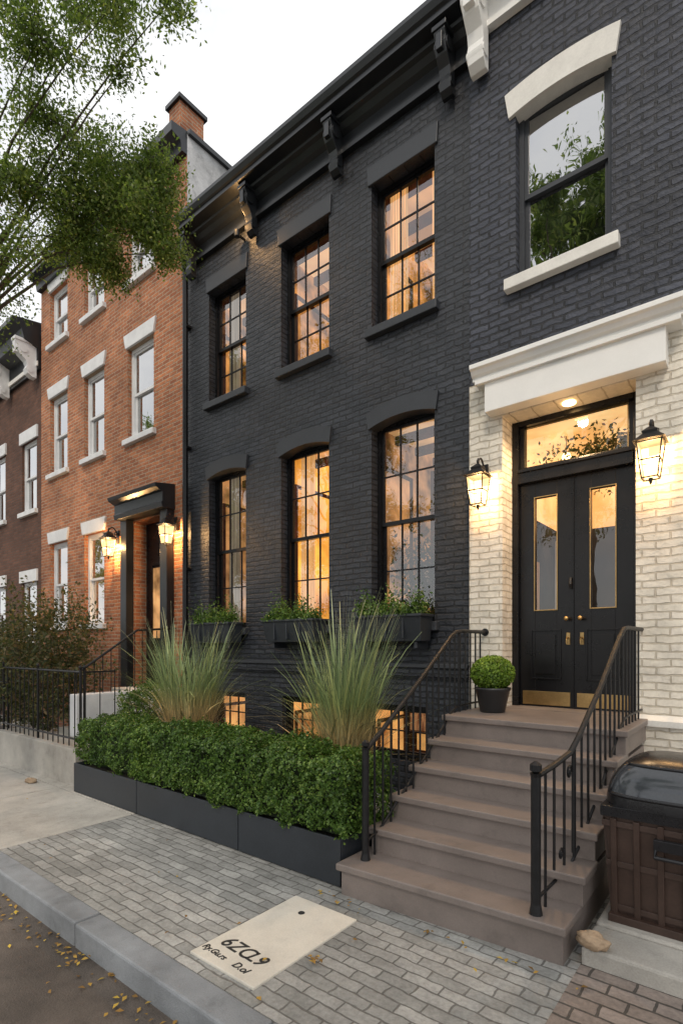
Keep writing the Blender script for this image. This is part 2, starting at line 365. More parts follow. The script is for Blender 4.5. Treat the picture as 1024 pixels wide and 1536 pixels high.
def bracket(b,x,y,z0,z1,w,proj,mat):
    h=z1-z0
    prof=[(y,z1),(y-proj,z1),(y-proj,z1-h*.12),(y-proj*.9,z1-h*.2),(y-proj*.95,z1-h*.3),(y-proj*.8,z1-h*.45),(y-proj*.5,z1-h*.58),(y-proj*.42,z1-h*.7),(y-proj*.5,z1-h*.8),(y-proj*.42,z1-h*.93),(y-proj*.2,z0),(y,z0)]
    b.profile(prof,x-w/2,x+w/2,mat)
    b.box(x-w/2-.02,x+w/2+.02,y-proj-.015,y,z1-h*.08,z1+.002,mat)
    b.tube([(x-w/2-.015,y-proj*.62,z1-h*.28),(x+w/2+.015,y-proj*.62,z1-h*.28)],h*.11,mat,14)
    b.tube([(x-w/2-.012,y-proj*.3,z0+h*.18),(x+w/2+.012,y-proj*.3,z0+h*.18)],h*.07,mat,12)
    b.box(x-w/2+.03,x+w/2-.03,y-proj*.98-.012,y-proj*.6,z1-h*.42,z1-h*.14,mat)
def shell(b,x0,x1,y,z0,z1,mat,depth=9,roof='cornice_dark'):
    b.quad((x0,y,z0),(x0,y+depth,z0),(x0,y+depth,z1),(x0,y,z1),mat); b.quad((x1,y,z0),(x1,y+depth,z0),(x1,y+depth,z1),(x1,y,z1),mat)
    b.quad((x0,y+depth,z0),(x1,y+depth,z0),(x1,y+depth,z1),(x0,y+depth,z1),mat)
    b.quad((x0,y,z1-.02),(x1,y,z1-.02),(x1,y+depth,z1-.02),(x0,y+depth,z1-.02),roof)

# ---------------------------------------------------------------- ground, road, pavement
b=B(); b.quad((-400,-400,-.15),(400,-400,-.15),(400,400,-.15),(-400,400,-.15),'earth'); b.done('ground')
b=B(); b.quad((-120,-5.2,-.135),(80,-5.2,-.135),(80,1.60,-.135),(-120,1.60,-.135),'asphalt'); b.done('road')
b=B(); b.box(-120,80,1.742,5.25,-.14,0,'paver'); b.done('sidewalk')
b=B()
for i in range(6):
    for j in range(2):
        x1=-5.135-i*1.7; ys=[(1.75,2.96),(2.972,4.3)][j]
        b.box(x1-1.69,x1-.002,ys[0],ys[1],-.05,.006+.001*((i+j)%3),'concrete')
b.done('concrete_pavement',bevel=.004)
b=B(); b.quad((-.80,1.75,.004),(8,1.75,.004),(8,3.1,.004),(-.80,3.1,.004),'paver_brown'); b.done('brown_brick_pavement')
b=B(); b.box(-120,80,-12,-5.35,-.14,0,'concrete'); b.done('far_sidewalk')
b=B()
x=-3.385-1.6*14
while x<12:
    b.box(x+.004,x+1.596,1.565,1.738,-.3,.012+random.uniform(-.004,.004),'granite'); x+=1.6
b.done('kerb',bevel=.014)
b=B(); 
x=-40
while x<20:
    b.box(x+.004,x+1.996,-5.35,-5.2,-.3,.01,'granite'); x+=2
b.done('far_kerb',bevel=.012)
sl=empty('inscribed_paving_slab')
b=B(); b.box(-2.56,-2.03,1.83,2.70,-.05,.014,'slab'); b.done('slab',sl,bevel=.006)
b=B(); b.lathe(-2.36,2.54,[(.001,.017),(.020,.017),(.023,.0145)],'ink',18); b.done('hole_dark_disc',sl)  # dark disc laid on the slab imitates the shade inside a small hole
for body,sz,px,py in (('6ZC',.135,-2.50,1.985),('L9',.125,-2.27,1.975),('Ry.Gu.rs',.058,-2.545,1.90),('D.ol',.066,-2.27,1.885)):
    c=bpy.data.curves.new('inscription','FONT'); c.body=body; c.size=sz; c.extrude=.0012; c.shear=.25; c.offset=.0010
    o=bpy.data.objects.new('inscription',c); COL.objects.link(o); o.location=(px,py,.0155); o.rotation_euler=(0,0,-.06); c.materials.append(M['ink']); o.parent=sl

# ---------------------------------------------------------------- dark townhouse
Y=5.35
dh=empty('dark_brick_townhouse')
wx=[(-6.98,-6.10),(-5.36,-4.48),(-3.80,-2.93)]
bx=[(-6.90,-6.12),(-5.34,-4.60),(-3.92,-3.02)]
holes=[(a,c,5.61,7.39) for a,c in wx]+[(a,c,2.02,4.48) for a,c in wx]+[(a,c,.40,1.05) for a,c in bx]
wall('front_wall',dh,-7.55,-2.478,-.1,8.3,Y,holes,'dark_brick',.24)
b=B(); shell(b,-7.55,-2.478,Y,-.1,8.3,'dark_brick'); b.done('body',dh)
b=B()
for a,c in wx:
    b.face([(a-.04,7.39),(c+.04,7.39),(c+.055,7.62),(a-.055,7.62)],Y-.03,Y+.01,'trim_dark')
    b.box(a-.06,c+.06,Y-.08,Y+.12,5.51,5.612,'trim_dark')
    b.box(a-.06,c+.06,Y-.08,Y+.12,1.92,2.022,'trim_dark')
b.done('lintels_and_sills',dh,bevel=.008)
b=B()
for a,c in wx: arch_lintel(b,a-.03,c+.03,4.40,4.60,.075,Y-.035,Y+.2,'trim_dark',flare=.03)
b.done('arched_lintels',dh)
b=B(); b.box(-7.5,-2.50,Y-.05,Y+.01,1.40,1.50,'dark_brick'); b.box(-7.5,-2.5,Y-.075,Y+.01,1.50,1.545,'trim_dark'); b.done('water_table',dh,bevel=.006)
for i,(a,c) in enumerate(wx):
    sash_window(dh,a,c,5.61,7.39,Y)
    sash_window(dh,a,c,2.02,4.48,Y)
for a,c in bx: sash_window(dh,a,c,.40,1.05,Y,double=False,rows=2,rec=.08)
rx=[(-7.45,-5.75),(-5.72,-4.2),(-4.17,-2.55)]
for i,(a,c) in enumerate(rx):
    room(dh,a,c,Y+.30,Y+2.6,5.2,7.7,'room_up',shelf=True,curtain='curtain' if i==2 else 'curtain_grey' if i==0 else None,wx=wx[i])
    room(dh,a,c,Y+.30,Y+2.4,1.6,4.75,['room_mix','room_yel','room_mix'][i],ceil='ceil',lamp=True,shelf=True,curtain=['curtain_grey','curtain',None][i],wx=wx[i])
    room(dh,a,c,Y+.30,Y+1.6,.2,1.25,'room_base',ceil='room_base',lamp=False,shelf=True)
P=np.array([(-3.3,Y+.62,2.55)])+rng.normal(size=(2200,3))*np.array([.26,.12,.30]); leaves('indoor_plant',P,.07,'leaf_bush',dh)
prof=[(5.36,7.98),(5.27,7.98),(5.27,8.03),(5.30,8.045),(5.30,8.10),(5.315,8.105),(5.315,8.22),(5.26,8.25),(5.22,8.31),(5.17,8.33),(5.16,8.36),(5.02,8.38),(5.02,8.44),(4.99,8.46),(4.96,8.52),(4.96,8.57),(5.0,8.59),(5.36,8.62)]
b=B(); b.profile(prof,-7.36,-2.43,'cornice_dark'); b.done('cornice',dh)
b=B()
for x in (-7.30,-5.86,-4.28,-2.72): bracket(b,x,5.30,7.72,8.34,.13,.24,'cornice_dark')
b.done('cornice_brackets',dh,bevel=.005)
b=B(); b.tube([(-7.50,5.27,.1),(-7.50,5.27,7.9),(-7.45,5.2,8.1),(-7.40,5.05,8.3)],.045,'black',10); 
for z in (1.,3.,5.,7.): b.box(-7.56,-7.44,5.26,5.36,z,z+.04,'black')
b.done('downpipe',dh,smooth=False)
lf=B(); lf.lathe(-6.12,5.20,[(.001,7.80),(.04,7.80),(.05,7.88),(.035,7.88)],'cornice_dark',14); lf.box(-6.13,-6.11,5.22,5.35,7.82,7.85,'cornice_dark'); lf.lathe(-6.12,5.20,[(.03,7.875),(.001,7.876)],'bulb',14); lf.done('uplight',dh)
def point(name,loc,e,col=(1,.56,.22),r=.03,parent=None):
    l=bpy.data.lights.new(name,'POINT'); l.energy=e; l.color=col; l.shadow_soft_size=r
    o=bpy.data.objects.new(name,l); COL.objects.link(o); o.location=loc
    if parent:o.parent=parent
point('uplight_lamp',(-6.12,5.08,7.98),18,parent=dh)

for i,(a,c) in enumerate(wx):
    e=empty('window_planter_box')
    b=B(); x0,x1=a-.02,c+.02
    b.add([(x0+.03,5.06,1.80),(x1-.03,5.06,1.80),(x1-.03,5.27,1.80),(x0+.03,5.27,1.80),(x0,5.0,2.07),(x1,5.0,2.07),(x1,5.27,2.07),(x0,5.27,2.07)],
          [(0,3,2,1),(4,5,6,7),(0,1,5,4),(1,2,6,5),(2,3,7,6),(3,0,4,7)],'planter')
    b.box(x0-.015,x1+.015,4.985,5.275,2.07,2.10,'planter')
    for k in range(1,4):
        xx=x0+(x1-x0)*k/4; b.box(xx-.008,xx+.008,5.0,5.06,1.83,2.06,'planter')
    b.box(x0+.1,x0+.14,5.1,5.35,1.72,1.80,'planter'); b.box(x1-.14,x1-.1,5.1,5.35,1.72,1.80,'planter')
    b.done('trough',e,bevel=.006)
    P=np.column_stack([rng.uniform(x0+.02,x1-.02,3200),rng.normal(5.12,.07,3200),2.08+np.abs(rng.normal(0,.095,3200))])
    P[:,2]+= .08*np.sin(P[:,0]*17+i)*(P[:,2]-2.08)*6
    leaves('foliage',P,.038,'leaf_hedge',e)

# ---------------------------------------------------------------- right townhouse
YR=5.28
rh=empty('painted_brick_townhouse')
wall('lower_wall',rh,-2.478,4,-.1,4.5,YR,[(-2.117,-.907,1.10,4.10,.34)],'white_brick')
wall('upper_wall',rh,-2.478,4,4.5,8.9,YR,[(-1.98,-1.10,5.42,7.17),(.9,1.8,5.42,7.17)],'slate_brick',.22)
b=B(); shell(b,-2.478,4,YR,-.1,8.9,'slate_brick'); b.done('body',rh)
b=B()
for a,c in ((-1.98,-1.10),(.9,1.8)): 
    arch_lintel(b,a-.06,c+.04,7.06,7.31,.06,YR-.035,YR+.16,'stone_white',flare=.04)
b.done('arched_lintels',rh)
b=B()
for a,c in ((-1.98,-1.10),(.9,1.8)): b.box(a-.09,c+.07,YR-.09,YR+.1,5.31,5.422,'stone_white')
b.done('sills',rh,bevel=.008)
for a,c in ((-1.98,-1.10),(.9,1.8)):
    sash_window(rh,a,c,5.42,7.17,YR,gl='glass_sky',cols=1,rows=1,rec=.1,frame='trim_dark')
    room(rh,a-.3,c+.3,YR+.3,YR+2,5.2,7.4,'room_dark',ceil='room_dark',lamp=False,shelf=False,floor='room_dark')
b=B()
b.box(-2.24,-.66,5.12,YR,4.11,4.44,'white'); 
b.done('entry_fascia',rh,bevel=.006)
b=B()
b.profile([(YR,4.44),(5.10,4.44),(5.10,4.47),(5.07,4.49),(5.05,4.53),(5.02,4.54),(5.02,4.585),(YR,4.62)],-2.36,-.52,'white')
b.box(-2.33,-.55,5.085,YR-.002,4.40,4.4399,'white')
b.done('entry_cornice',rh,bevel=.004)
b=B(); b.profile([(YR,8.10),(5.20,8.10),(5.20,8.16),(5.23,8.17),(5.23,8.40),(5.15,8.44),(5.10,8.50),(4.92,8.52),(4.92,8.62),(4.85,8.72),(4.85,8.80),(YR,8.85)],-2.42,4,'white'); b.done('cornice',rh)
b=B()
for x in (-2.33,0.2,2.8): bracket(b,x,5.235,7.66,8.50,.17,.30,'white')
b.done('cornice_brackets',rh,bevel=.006)
b=B(); yd=YR+.34
b.box(-2.116,-2.05,yd-.08,yd+.05,1.12,4.10,'black'); b.box(-.97,-.908,yd-.08,yd+.05,1.12,4.10,'black')
b.box(-2.05,-.97,yd-.08,yd+.05,4.045,4.099,'black'); b.box(-2.05,-.97,yd-.10,yd+.05,3.44,3.57,'black'); b.box(-2.05,-.97,yd-.12,yd-.1,3.55,3.585,'black')
b.box(-2.05,-2.0,yd-.04,yd+.05,3.57,4.045,'black'); b.box(-1.02,-.97,yd-.04,yd+.05,3.57,4.045,'black')
b.box(-2.0,-1.02,yd-.04,yd+.05,3.57,3.62,'black')
b.done('door_frame',rh,bevel=.005)
b=B(); b.quad((-2.0,yd,3.62),(-1.02,yd,3.62),(-1.02,yd,4.045),(-2.0,yd,4.045),'glass_door'); b.done('transom_glass',rh)
b=B()
b.box(-1.995,-1.985,yd-.005,yd+.0,3.62,4.045,'gold'); b.box(-1.035,-1.025,yd-.005,yd+.0,3.62,4.045,'gold'); b.box(-1.985,-1.035,yd-.005,yd,3.62,3.63,'gold'); b.box(-1.985,-1.035,yd-.005,yd,4.035,4.045,'gold')
b.done('transom_bead',rh)
def leaf_door(x0,x1,hx):
    y0=yd-.03; b=B(); z0,z1=1.125,3.44; g0,g1=2.12,3.28; st=.16
    gx0,gx1=x0+st,x1-st
    b.box(x0,gx0,y0,y0+.05,z0,z1,'black'); b.box(gx1,x1,y0,y0+.05,z0,z1,'black')
    b.box(gx0,gx1,y0,y0+.05,z0,g0,'black'); b.box(gx0,gx1,y0,y0+.05,g1,z1,'black')
    for (a,c,e,f,mt,t) in ((gx0,gx1,g0,g1,'gold',.011),(x0+.13,x1-.13,1.42,1.90,'black',.016)):
        b.box(a-t,a,y0-.012,y0,e-t,f+t,mt); b.box(c,c+t,y0-.012,y0,e-t,f+t,mt); b.box(a,c,y0-.012,y0,e-t,e,mt); b.box(a,c,y0-.012,y0,f,f+t,mt)
    b.box(x0+.17,x1-.17,y0-.012,y0,1.46,1.86,'black')
    b.box(x0+.03,x1-.03,y0-.005,y0,1.14,1.28,'gold')
    b.done('door_leaf',rh,bevel=.004)
    q=B(); q.quad((gx0,y0+.02,g0),(gx1,y0+.02,g0),(gx1,y0+.02,g1),(gx0,y0+.02,g1),'glass_door'); q.done('door_glass',rh)
    k=B(); 
    k.tube([(hx,y0,2.02),(hx,y0-.05,2.02)],.010,'gold',10); k.tube([(hx,y0-.045,2.02),(hx,y0-.06,2.02),(hx,y0-.085,2.02),(hx,y0-.095,2.02)],[.010,.022,.022,.010],'gold',14)
    k.box(hx-.018,hx+.018,y0-.006,y0,1.76,1.88,'gold')
    k.tube([(hx,y0,1.83),(hx,y0-.04,1.83),(hx,y0-.06,1.81),(hx,y0-.06,1.77)],.009,'gold',8)
    k.done('door_hardware',rh,bevel=.002)
leaf_door(-2.048,-1.512,-1.56); leaf_door(-1.508,-.972,-1.43)
b=B(); b.tube([(-1.53,yd-.03,2.42),(-1.53,yd-.06,2.42),(-1.53,yd-.075,2.36),(-1.53,yd-.06,2.32)],.014,'iron',8); b.box(-1.515,-1.505,yd-.045,yd-.02,1.13,3.43,'black'); b.done('door_knocker',rh)
b=B(); fy0,fy1=yd+.06,yd+2.2
for z0,z1,mt in ((1.1,3.35,'room_dark'),(3.35,4.15,'foyer')):  # upper foyer walls glow by emission like lamplight, lower walls kept dark
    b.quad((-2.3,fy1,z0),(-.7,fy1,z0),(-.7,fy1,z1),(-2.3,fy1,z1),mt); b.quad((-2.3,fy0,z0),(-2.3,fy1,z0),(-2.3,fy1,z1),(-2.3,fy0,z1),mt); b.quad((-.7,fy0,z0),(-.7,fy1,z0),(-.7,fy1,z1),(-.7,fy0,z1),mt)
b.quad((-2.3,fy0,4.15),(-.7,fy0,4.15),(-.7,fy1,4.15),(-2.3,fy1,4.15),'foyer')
b.quad((-2.3,fy0,1.1),(-.7,fy0,1.1),(-.7,fy1,1.1),(-2.3,fy1,1.1),'shelf')
b.lathe(-1.8,fy0+.7,[(.001,3.86),(.04,3.875),(.05,3.91),(.035,3.95),(.001,3.96)],'bulb',12); b.tube([(-1.8,fy0+.7,3.96),(-1.8,fy0+.7,4.15)],.005,'iron',4)
b.box(-2.29,-2.24,yd+.5,yd+.56,1.1,3.2,'shelf'); b.box(-2.29,-2.25,yd+.8,yd+1.2,1.9,2.8,'books')
b.box(-2.15,-2.05,yd+1.5,yd+1.6,1.1,3.1,'curtain_grey'); b.box(-1.3,-1.2,yd+1.2,yd+1.3,1.1,3.1,'shelf')
b.done('foyer',rh)
P=np.array([(-1.25,yd+.6,3.75)])+rng.normal(size=(2600,3))*np.array([.32,.14,.13]); leaves('foyer_plant',P,.055,'leaf_bush',rh)
b=B(); b.lathe(-1.50,YR+.12,[(.001,4.094),(.045,4.094),(.06,4.088),(.06,4.10)],'bulb',20); b.done('downlight',rh)
l=bpy.data.lights.new('downlight_lamp','SPOT'); l.energy=85; l.color=(1,.64,.33); l.spot_size=2.7; l.spot_blend=.6; l.shadow_soft_size=.05
o=bpy.data.objects.new('downlight_lamp',l); COL.objects.link(o); o.location=(-1.50,YR+.06,4.07); o.parent=rh
b=B(); b.box(-.90,4,YR-.06,YR,-.05,1.06,'white_brick'); b.profile([(YR-.06,1.06),(YR-.09,1.06),(YR-.09,1.11),(YR,1.15),(YR,1.06)],-.90,4,'stone_white')
b.done('base_course',rh)

# ---------------------------------------------------------------- red brick townhouse
oh=empty('red_brick_townhouse')
ow=[(-12.72,-11.88),(-11.12,-10.30),(-9.42,-8.55)]
holes=[(a,c,5.62,7.34) for a,c in ow]+[(a,c,8.55,9.75) for a,c in ow]+[(a,c,2.2,4.06) for a,c in ow[:2]]+[(-9.2,-8.15,1.0,4.05,.3)]
wall('front_wall',oh,-13.2,-7.56,-.1,10.3,5.35,holes,'red_brick',.2)
b=B(); shell(b,-13.2,-7.56,5.35,-.1,10.3,'grey_side',6); b.done('body',oh)
b=B()
for (z0,z1) in ((5.62,7.34),(8.55,9.75),(2.2,4.06)):
    for a,c in (ow if z0!=2.2 else ow[:2]):
        b.face([(a-.03,z1),(c+.03,z1),(c+.1,z1+.26),(a-.1,z1+.26)],5.31,5.36,'grey_trim'); b.box(a-.08,c+.08,5.27,5.40,z0-.1,z0+.002,'grey_trim')
b.done('lintels_and_sills',oh,bevel=.008)
for (z0,z1) in ((5.62,7.34),(8.55,9.75),(2.2,4.06)):
    for a,c in (ow if z0!=2.2 else ow[:2]):
        sash_window(oh,a,c,z0,z1,5.35,frame='grey_trim',cols=1,rows=1,rec=.08,fw=.07,gl='glass_sky')
for z0,z1,mt in ((5.3,7.7,'room_dark'),(8.2,10.1,'room_dark'),(1.9,4.5,'room_mix')): room(oh,-13,-7.7 if z0>2 else -9.5,5.62,7.6,z0,z1,mt,ceil='room_dark',lamp=False,shelf=False)
b=B(); b.profile([(5.35,9.95),(5.25,9.95),(5.22,10.1),(5.05,10.15),(5.05,10.3),(5.35,10.34)],-13.2,-7.56,'cornice_dark')
b.box(-7.60,-7.50,5.36,11.3,10.28,10.36,'cornice_dark'); b.done('parapet',oh)
b=B(); b.box(-8.38,-8.05,5.55,6.05,10.3,11.35,'red_brick'); b.box(-8.43,-8.0,5.5,6.10,11.35,11.42,'cornice_dark'); b.box(-8.34,-8.09,5.62,5.98,11.42,11.52,'cornice_dark'); b.done('chimney',oh)
b=B(); b.profile([(5.35,4.08),(5.10,4.08),(5.08,4.16),(5.10,4.18),(5.10,4.34),(4.98,4.40),(4.96,4.46),(5.35,4.52)],-9.45,-7.9,'cornice_dark')
b.box(-9.42,-9.22,5.2,5.35,1.0,4.08,'cornice_dark'); b.box(-8.13,-7.93,5.2,5.35,1.0,4.08,'cornice_dark')
b.done('door_canopy',oh,bevel=.006)
b=B(); b.box(-9.2,-8.15,5.60,5.66,1.0,4.05,'black'); b.box(-8.95,-8.40,5.585,5.60,1.9,3.2,'room_mix'); b.box(-9.0,-8.95,5.57,5.60,1.85,3.25,'black'); b.box(-8.40,-8.35,5.57,5.60,1.85,3.25,'black'); b.box(-9.0,-8.35,5.57,5.6,3.25,3.3,'black'); b.box(-9.0,-8.35,5.57,5.6,1.8,1.85,'black'); b.box(-9.0,-8.35,5.57,5.6,1.15,1.6,'black'); b.done('front_door',oh,bevel=.004)
fh=empty('brown_brick_townhouse')
fw_=[(-14.35,-13.5),(-16.3,-15.4),(-18.3,-17.4)]
wall('front_wall',fh,-19.5,-13.22,-.1,9.0,5.37,[(a,c,5.0,6.7) for a,c in fw_]+[(a,c,1.9,3.3) for a,c in fw_],'brown_brick')
b=B(); shell(b,-19.5,-13.22,5.37,-.1,9.0,'brown_brick'); b.done('body',fh)
b=B()
for z0,z1 in ((5.0,6.7),(1.9,3.3)):
    for a,c in fw_:
        b.box(a-.08,c+.08,5.33,5.38,z1,z1+.28,'grey_trim'); b.box(a-.08,c+.08,5.29,5.42,z0-.1,z0+.002,'grey_trim')
b.done('lintels_and_sills',fh)
for z0,z1 in ((5.0,6.7),(1.9,3.3)):
    for a,c in fw_: sash_window(fh,a,c,z0,z1,5.37,frame='grey_trim',cols=1,rows=1,rec=.06,gl='glass_sky')
room(fh,-19.3,-13.4,5.65,7.6,4.8,7,'room_dark',ceil='room_dark',lamp=False,shelf=False); room(fh,-19.3,-13.4,5.65,7.6,1.6,3.6,'room_dark',ceil='room_dark',lamp=False,shelf=False)
b=B(); b.profile([(5.37,8.2),(5.30,8.2),(5.30,8.7),(5.0,8.8),(4.95,9.0),(4.75,9.1),(4.75,9.2),(5.37,9.3)],-19.5,-13.25,'cornice_dark')
b.profile([(5.299,8.28),(5.27,8.28),(5.27,8.38),(5.299,8.4)],-19.5,-13.25,'white')
for x in (-13.4,-15,-16.6,-18.2): bracket(b,x,5.29,8.0,8.8,.18,.45,'grey_trim')
b.done('cornice',fh)
eh=empty('brick_rowhouse')
wall('front_wall',eh,-32,-19.52,-.1,10.5,5.4,[(-21-2*i,-20.1-2*i,z,z+1.8) for i in range(5) for z in (2,5.2,8)],'red_brick')
b=B(); shell(b,-32,-19.52,5.4,-.1,10.5,'red_brick')
b.profile([(5.4,10.2),(5.1,10.3),(5.0,10.6),(5.4,10.7)],-32,-19.52,'cornice_dark'); b.done('body',eh)
for i in range(5):
    for z in (2,5.2,8): sash_window(eh,-21-2*i,-20.1-2*i,z,z+1.8,5.4,frame='grey_trim',cols=1,rows=1,rec=.06,gl='glass_sky')
room(eh,-31.5,-19.7,5.7,7.6,1.5,10.2,'room_dark',ceil='room_dark',lamp=False,shelf=False)

# ---------------------------------------------------------------- lanterns
def lantern(x,yw,z,s=1.0,e=6):
    r=empty('wall_lantern'); b=B(); cy=yw-.17*s
    w0,w1=.055*s,.085*s; z0,z1=z,z+.27*s
    for sx in (-1,1):
        for sy in (-1,1):
            b.tube([(x+sx*w0,cy+sy*w0,z0),(x+sx*w1,cy+sy*w1,z1)],.006*s,'iron',6)
    for zz,w in ((z0,w0),(z1,w1),((z0+z1)/2,(w0+w1)/2)):
        t=.005*s
        b.box(x-w-t,x+w+t,cy-w-t,cy-w+t,zz-t,zz+t,'iron'); b.box(x-w-t,x+w+t,cy+w-t,cy+w+t,zz-t,zz+t,'iron')
        b.box(x-w-t,x-w+t,cy-w,cy+w,zz-t,zz+t,'iron'); b.box(x+w-t,x+w+t,cy-w,cy+w,zz-t,zz+t,'iron')
    R=w1*1.3
    for (ra,za,rb,zb) in ((R,z1+.01*s,R*.45,z1+.07*s),(R*.45,z1+.07*s,R*.5,z1+.09*s),(R*.5,z1+.09*s,.01*s,z1+.13*s)):
        vs=[(x+sx*q,cy+sy*q,zz) for q,zz in ((ra,za),(rb,zb)) for sx,sy in ((-1,-1),(1,-1),(1,1),(-1,1))]
        b.add(vs,[(0,1,5,4),(1,2,6,5),(2,3,7,6),(3,0,4,7),(0,3,2,1),(4,5,6,7)],'iron')
    b.tube([(x,cy,z1+.12*s),(x,cy,z1+.145*s),(x,cy,z1+.16*s),(x,cy,z1+.185*s)],[.006*s,.014*s,.014*s,.003*s],'iron',10)
    b.tube([(x,cy,z0),(x,cy,z0-.03*s),(x,cy,z0-.05*s)],[.016*s,.012*s,.004*s],'iron',8)
    pts=[]
    for i in range(15):
        t=i/14
        pts.append((x, yw-.17*s*(1-t), z1+.15*s+.09*s*math.sin(math.pi*t)-.10*s*t))
    b.tube(pts,.010*s,'iron',8)
    sp=[(x,yw-.05*s+.035*s*math.cos(q*.55)*(1-q/16),z1+.10*s+.035*s*math.sin(q*.55)*(1-q/16)) for q in range(13)]
    b.tube(sp,.007*s,'iron',6)
    b.box(x-.035*s,x+.035*s,yw-.02*s,yw-.001,z1-.05*s,z1+.16*s,'iron')
    b.done('frame',r)
    g=B(); q0,q1=w0-.003,w1-.003
    vs=[(x+sx*q,cy+sy*q,zz) for q,zz in ((q0,z0),(q1,z1)) for sx,sy in ((-1,-1),(1,-1),(1,1),(-1,1))]
    g.add(vs,[(0,1,5,4),(1,2,6,5),(2,3,7,6),(3,0,4,7)],'lglass'); g.done('glass',r)
    # slim candle bulb; the lamp sits just above its tip
    k=B(); k.lathe(x,cy,[(.001,z0+.03*s),(.010*s,z0+.04*s),(.013*s,z0+.07*s),(.008*s,z0+.10*s),(.001,z0+.12*s)],'bulb',12); k.done('bulb',r)
    point('lamp',(x,cy,z0+.165*s),e,r=.025,parent=r)
lantern(-2.30,YR,3.18,1.05,26); lantern(-.765,YR,3.15,1.08,26)
lantern(-9.75,5.35,3.45,1.2,85); lantern(-7.80,5.30,3.45,1.1,60)

# ---------------------------------------------------------------- stoop
st=empty('entry_stoop'); b=B(); t=B()
nl=[2.90,3.22,3.51,3.80,4.08,4.36]; sk=[.09,.07,.05,.03,.01,0]; zs=[.22,.40,.58,.76,.94,1.12]
for i in range(6):
    y0=nl[i]; y1=5.28; xl=-2.34+.004*i; xr=-.83+.004*i if i<5 else -.80
    if i==0: xl=-2.37; xr=-.85
    b.poly([(xl+.03,y0+.03),(xr-.02,y0+sk[i]+.03),(xr-.02,y1-.002*i),(xl+.03,y1-.002*i)],(-.05 if i==0 else zs[i-1]-.01),zs[i]-.05,'step')
    yb=(nl[i+1]+.10) if i<5 else 5.279
    t.poly([(xl,y0),(xr,y0+sk[i]),(xr,yb),(xl,yb)],zs[i]-.05,zs[i],'step')
b.done('risers',st,bevel=.004); t.done('treads',st,bevel=.009)
b=B(); b.box(-2.115,-.909,5.281,5.66,.9,1.121,'step'); b.done('threshold',st)
def rail_line(b,pts,r=.02): b.tube(pts,r,'iron',8)
def interp(pts,y):
    for p,q in zip(pts,pts[1:]):
        if p[1]<=y<=q[1]:
            k=(y-p[1])/(q[1]-p[1]) if q[1]>p[1] else 0
            return tuple(p[i]+(q[i]-p[i])*k for i in range(3))
    return None
def ground_z(y):
    z=0
    for a,c in zip(nl,zs):
        if y>=a+.03: z=c
    return z
lr=empty('iron_stair_railing'); b=B()
P1=[(-2.24,3.08,1.0),(-2.25,3.3,1.11),(-2.27,4.0,1.53),(-2.29,4.50,1.84),(-2.30,4.62,1.88),(-2.30,4.75,1.89),(-2.30,5.27,1.89)]
rail_line(b,P1,.018); rail_line(b,[(p[0],p[1],p[2]-.71 if i else p[2]-.66) for i,p in enumerate(P1)],.010)
b.tube([(-2.24,3.08,.22),(-2.24,3.08,.27),(-2.24,3.08,1.0),(-2.24,3.08,1.02)],[.036,.026,.026,.030],'iron',12); b.tube([(-2.24,3.08,1.02),(-2.24,3.08,1.035),(-2.24,3.08,1.06),(-2.24,3.08,1.075)],[.012,.028,.028,.006],'iron',12)
y=3.2
while y<5.25:
    p=interp(P1,y); b.tube([(p[0],y,ground_z(y)),p],.0085,'iron',6); y+=.115
b.tube([(-2.30,4.68,1.12),(-2.30,4.68,1.89)],.015,'iron',8)
b.tube([(-2.3,5.27,1.89),(-2.3,5.28,1.89)],.04,'iron',10)
b.done('railing',lr)
rr=empty('iron_stair_railing'); b=B()
P2=[(-1.03,3.06,1.0),(-1.0,3.3,1.03),(-.96,3.48,1.08),(-.94,3.58,1.16),(-.90,4.0,1.47),(-.875,4.48,1.82),(-.87,4.6,1.88),(-.87,4.75,1.89),(-.86,5.27,1.89)]
rail_line(b,P2,.018); rail_line(b,[(p[0],p[1],p[2]-.70) for p in P2],.010)
b.tube([(-1.03,3.06,.22),(-1.03,3.06,.28),(-1.03,3.06,1.0),(-1.03,3.06,1.02)],[.038,.028,.028,.034],'iron',12); b.tube([(-1.03,3.06,1.02),(-1.03,3.06,1.035),(-1.03,3.06,1.07),(-1.03,3.06,1.09)],[.012,.033,.033,.006],'iron',12)
y=3.18
while y<5.25:
    p=interp(P2,y); b.tube([(p[0],y,ground_z(y)),p],.0085,'iron',6); y+=.115
b.tube([(-.96,3.46+.05*math.cos(q*.5)*(1-q/18),.96+.05*math.sin(q*.5)*(1-q/18)) for q in range(15)],.008,'iron',6)
b.tube([(-.98,3.36+.04*math.cos(q*.5)*(1-q/18),.48+.04*math.sin(q*.5)*(1-q/18)) for q in range(15)],.007,'iron',6)
b.tube([(-.95,3.52,.45),(-.95,3.52,1.11)],.014,'iron',8)
b.done('railing',rr)

